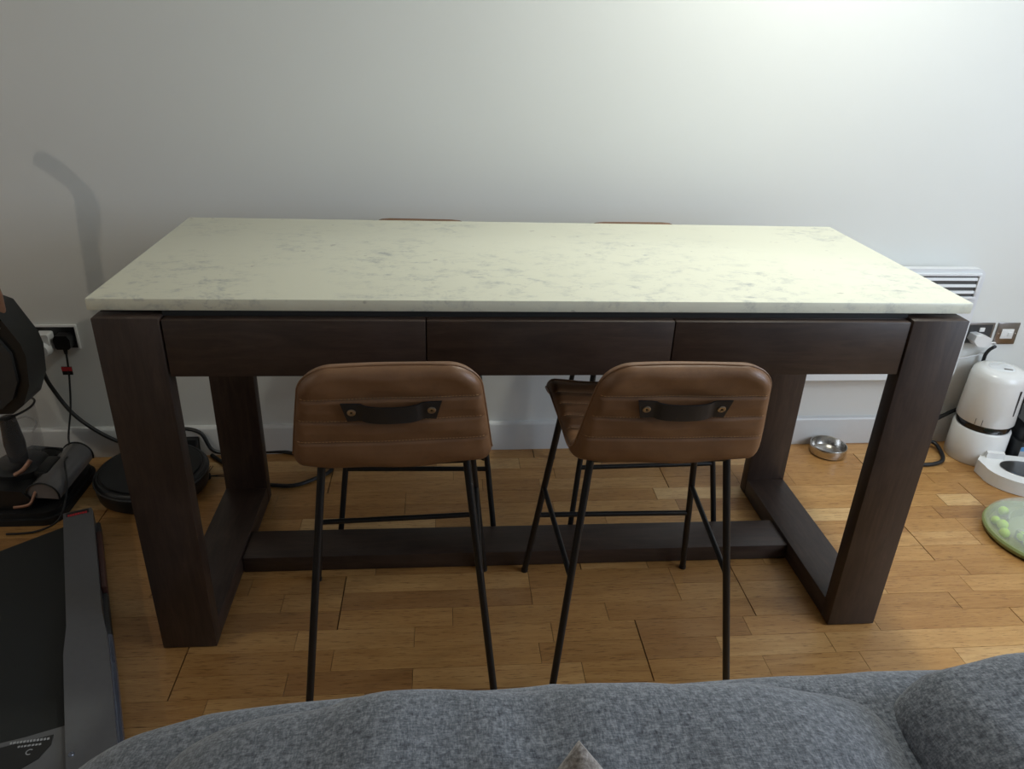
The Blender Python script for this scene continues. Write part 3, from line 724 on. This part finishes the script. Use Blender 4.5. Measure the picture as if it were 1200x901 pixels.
for s_ in (-.2, .2): box('wall_bracket', (s_ - .02, -.03, -.15), (s_ + .02, -.001, .15), MAT['white_matt'], HT)

# ---------------- pet things on the right ----------------
PF = empty('pet_feeder', (1.800, .846, 0), math.radians(-22)); tag(PF, 'white cylindrical pet feeder with a black band and a tray, right of the table', 'pet feeder')
lathe('base', [(0, 0), (.096, 0), (.099, .004), (.098, .13), (.093, .136), (0, .136)], MAT['white'], PF, 72)
lathe('dark_band', [(.080, .136), (.090, .137), (.0915, .150), (.090, .163), (.080, .164)], MAT['black_gloss'], PF, 72)
hp = lathe('hopper', [(0, .163), (.094, .163), (.0975, .168), (.092, .335), (.086, .356), (.072, .367), (.05, .370), (0, .370)], MAT['white'], PF, 72)
lathe('lid_recess', [(0, .3715), (.040, .3715), (.0425, .3705), (.044, .369)], MAT['white_matt'], hp, 40)
box('lid_latch', (.002, -.022, .371), (.030, -.016, .3745), MAT['chrome'], hp, .001)
def on_cyl(a0, a1, z0, z1, r, n=6, t=.0012):
    bm = bmesh.new(); A = []
    for q in range(n + 1):
        a = math.radians(a0 + (a1 - a0) * q / n)
        A.append([bm.verts.new((rr * cos(a), rr * sin(a), z)) for rr, z in ((r, z0), (r, z1), (r + t, z1), (r + t, z0))])
    for P_, Q_ in zip(A, A[1:]):
        for k_ in range(4): bm.faces.new((P_[k_], P_[(k_ + 1) % 4], Q_[(k_ + 1) % 4], Q_[k_]))
    bm.faces.new(A[0]); bm.faces.new(A[-1]); return bm
o = finish(on_cyl(-52, -48, .215, .315, .0935, 3, .003), 'level_window', MAT['dark_grey'], hp); o['label'] = 'dark vertical level window'
finish(on_cyl(-123.5, -122.5, .166, .19, .0955, 2, .0025), 'lock_mark', MAT['dark_grey'], hp); finish(on_cyl(-110.5, -109.5, .166, .19, .0955, 2, .0025), 'lock_mark', MAT['dark_grey'], hp)
tx, ty = .132, -.170
bm = bmesh.new(); poly = [(-.0, -.085), (-.022, -.135)] + [(tx + .140 * cos(a), ty + .100 * sin(a)) for a in [math.radians(185 + 185 * q / 20) for q in range(21)]] + [(.25, -.11), (.18, -.05), (.07, -.065)]
add_prism(bm, poly, .002, .052); bevel_all(bm, .006, 3, 30); tray = finish(bm, 'tray', MAT['white'], PF, angle=50)
bm = bmesh.new(); add_lathe(bm, [(.072, .0525), (.071, .055), (.067, .054), (.055, .0538), (.050, .0535), (0, .0532)], 48)
for v_ in bm.verts: v_.co = Vector((v_.co.x * 1.4 + tx + .012, v_.co.y * .85 + ty + .010, v_.co.z))
o = finish(bm, 'food_bowl', MAT['steel'], tray); o['label'] = 'steel food bowl'
bm = bmesh.new(); add_prism(bm, [(.01, -.088), (.07, -.088), (.07, -.105), (.01, -.115)], .052, .075); bevel_all(bm, .005, 2, 30); finish(bm, 'chute', MAT['white'], tray)

WF = empty('pet_fountain', (2.04, .835, 0), math.radians(-10)); tag(WF, 'black box with a carry handle and blue label at the right edge behind the feeder', 'pet device')
bm = bmesh.new(); add_prism(bm, rrect(-.13, .12, -.10, .09, .02), .0, .105); add_prism(bm, rrect(-.12, .11, -.09, .085, .02), .105, .175); bevel_all(bm, .006, 2, 40); finish(bm, 'housing', MAT['black'], WF)
bm = bmesh.new(); add_box(bm, (-.115, -.1015, .030), (.09, -.1002, .085)); lbp = finish(bm, 'front_label', MAT['pale_label'], WF)
bm = bmesh.new(); add_box(bm, (-.115, -.1022, .068), (.09, -.1014, .085)); finish(bm, 'label_stripe', MAT['blue_label'], lbp)
tube('carry_handle', smooth_path([(-.105, 0, .17), (-.105, 0, .225), (-.085, 0, .245), (.06, 0, .245), (.085, 0, .225), (.085, 0, .17)], 8), .007, MAT['black'], WF)

BW = empty('pet_bowl', (1.228, .872, .0)); tag(BW, 'round stainless steel pet bowl on the oak floor under the heater', 'bowl')
bm = bmesh.new(); add_lathe(bm, [(0, .001), (.056, .001), (.0635, .006), (.0665, .020), (.0675, .038), (.066, .0405), (.0635, .039), (.0615, .022), (.055, .010), (.040, .0065), (0, .006)], 64); finish(bm, 'shell', MAT['steel'], BW)
lathe('rubber_ring', [(.048, 0), (.056, 0), (.056, .0012), (.048, .0012)], MAT['black_matt'], BW, 48)

TY = empty('cat_toy', (1.70, .318, 0)); tag(TY, 'round green cat puzzle toy under a clear dome at the right edge', 'pet toy')
lathe('track_base', [(0, .003), (.176, .003), (.184, .010), (.187, .020), (.183, .027), (.170, .028), (.165, .014), (0, .014)], MAT['track'], TY, 80)
lathe('dome_lid', [(.182, .026), (.178, .042), (.160, .058), (.130, .066), (.075, .069), (0, .070), (0, .0675), (.075, .0665), (.129, .0635), (.157, .0555), (.1745, .041), (.178, .026), (.182, .026)], MAT['clear_lid'], TY, 80)
for i, (a, rr, s_) in enumerate([(178, .150, .016), (160, .135, .017), (190, .105, .018), (205, .115, .018), (150, .15, .014), (222, .150, .013), (215, .09, .015), (232, .125, .016), (195, .075, .015), (250, .15, .014), (120, .14, .016), (300, .13, .016), (40, .13, .016)]):
    a = math.radians(a); bm = bmesh.new(); bmesh.ops.create_icosphere(bm, subdivisions=3, radius=s_, matrix=Matrix.Translation((rr * cos(a), rr * sin(a), .014 + s_ * .95)))
    finish(bm, 'lime_knob', MAT['lime'], TY)
bm = bmesh.new()
for q in range(24):
    a = math.radians(15 * q)
    if q % 6 < 4:
        b = math.radians(15 * q + 15)
        for ra in (.118,):
            add_prism(bm, [(ra * cos(a), ra * sin(a)), (ra * cos(b), ra * sin(b)), ((ra - .004) * cos(b), (ra - .004) * sin(b)), ((ra - .004) * cos(a), (ra - .004) * sin(a))], .014, .045)
finish(bm, 'inner_rail', MAT['track'], TY, angle=30)
bm = bmesh.new(); cc = Vector((-.085, -.070, .0)); add_prism(bm, [(cc.x - .055, cc.y + .045), (cc.x + .0, cc.y + .03), (cc.x + .05, cc.y - .03), (cc.x + .03, cc.y - .035), (cc.x - .02, cc.y - .0)], .062, .0665); finish(bm, 'lid_wing', MAT['clear_lid'], TY, angle=30)
lathe('centre_screw', [(0, .0735), (.004, .0735), (.005, .0695), (0, .0695)], MAT['black'], TY, 16, (-.035, .075, 0))
tag(tube('floor_cable', smooth_path([(1.86, .945, .17), (1.77, .940, .155), (1.695, .930, .125), (1.62, .920, .088), (1.53, .915, .060), (1.52, .905, .036), (1.62, .905, .030), (1.675, .900, .022), (1.672, .84, .009), (1.640, .79, .008), (1.585, .768, .008), (1.50, .768, .008)], 10), .0075, MAT['rubber']), 'thick black cable looped on the floor left of the pet feeder', 'cable')
tag(tube('fountain_cable', smooth_path([(1.79, .90, .43), (1.795, .93, .40), (1.80, .945, .36), (1.81, .948, .25), (1.84, .95, .12), (1.93, .945, .09), (2.02, .945, .06)], 8), .0065, MAT['rubber']), 'black cable dropping from the right socket behind the pet feeder', 'cable')
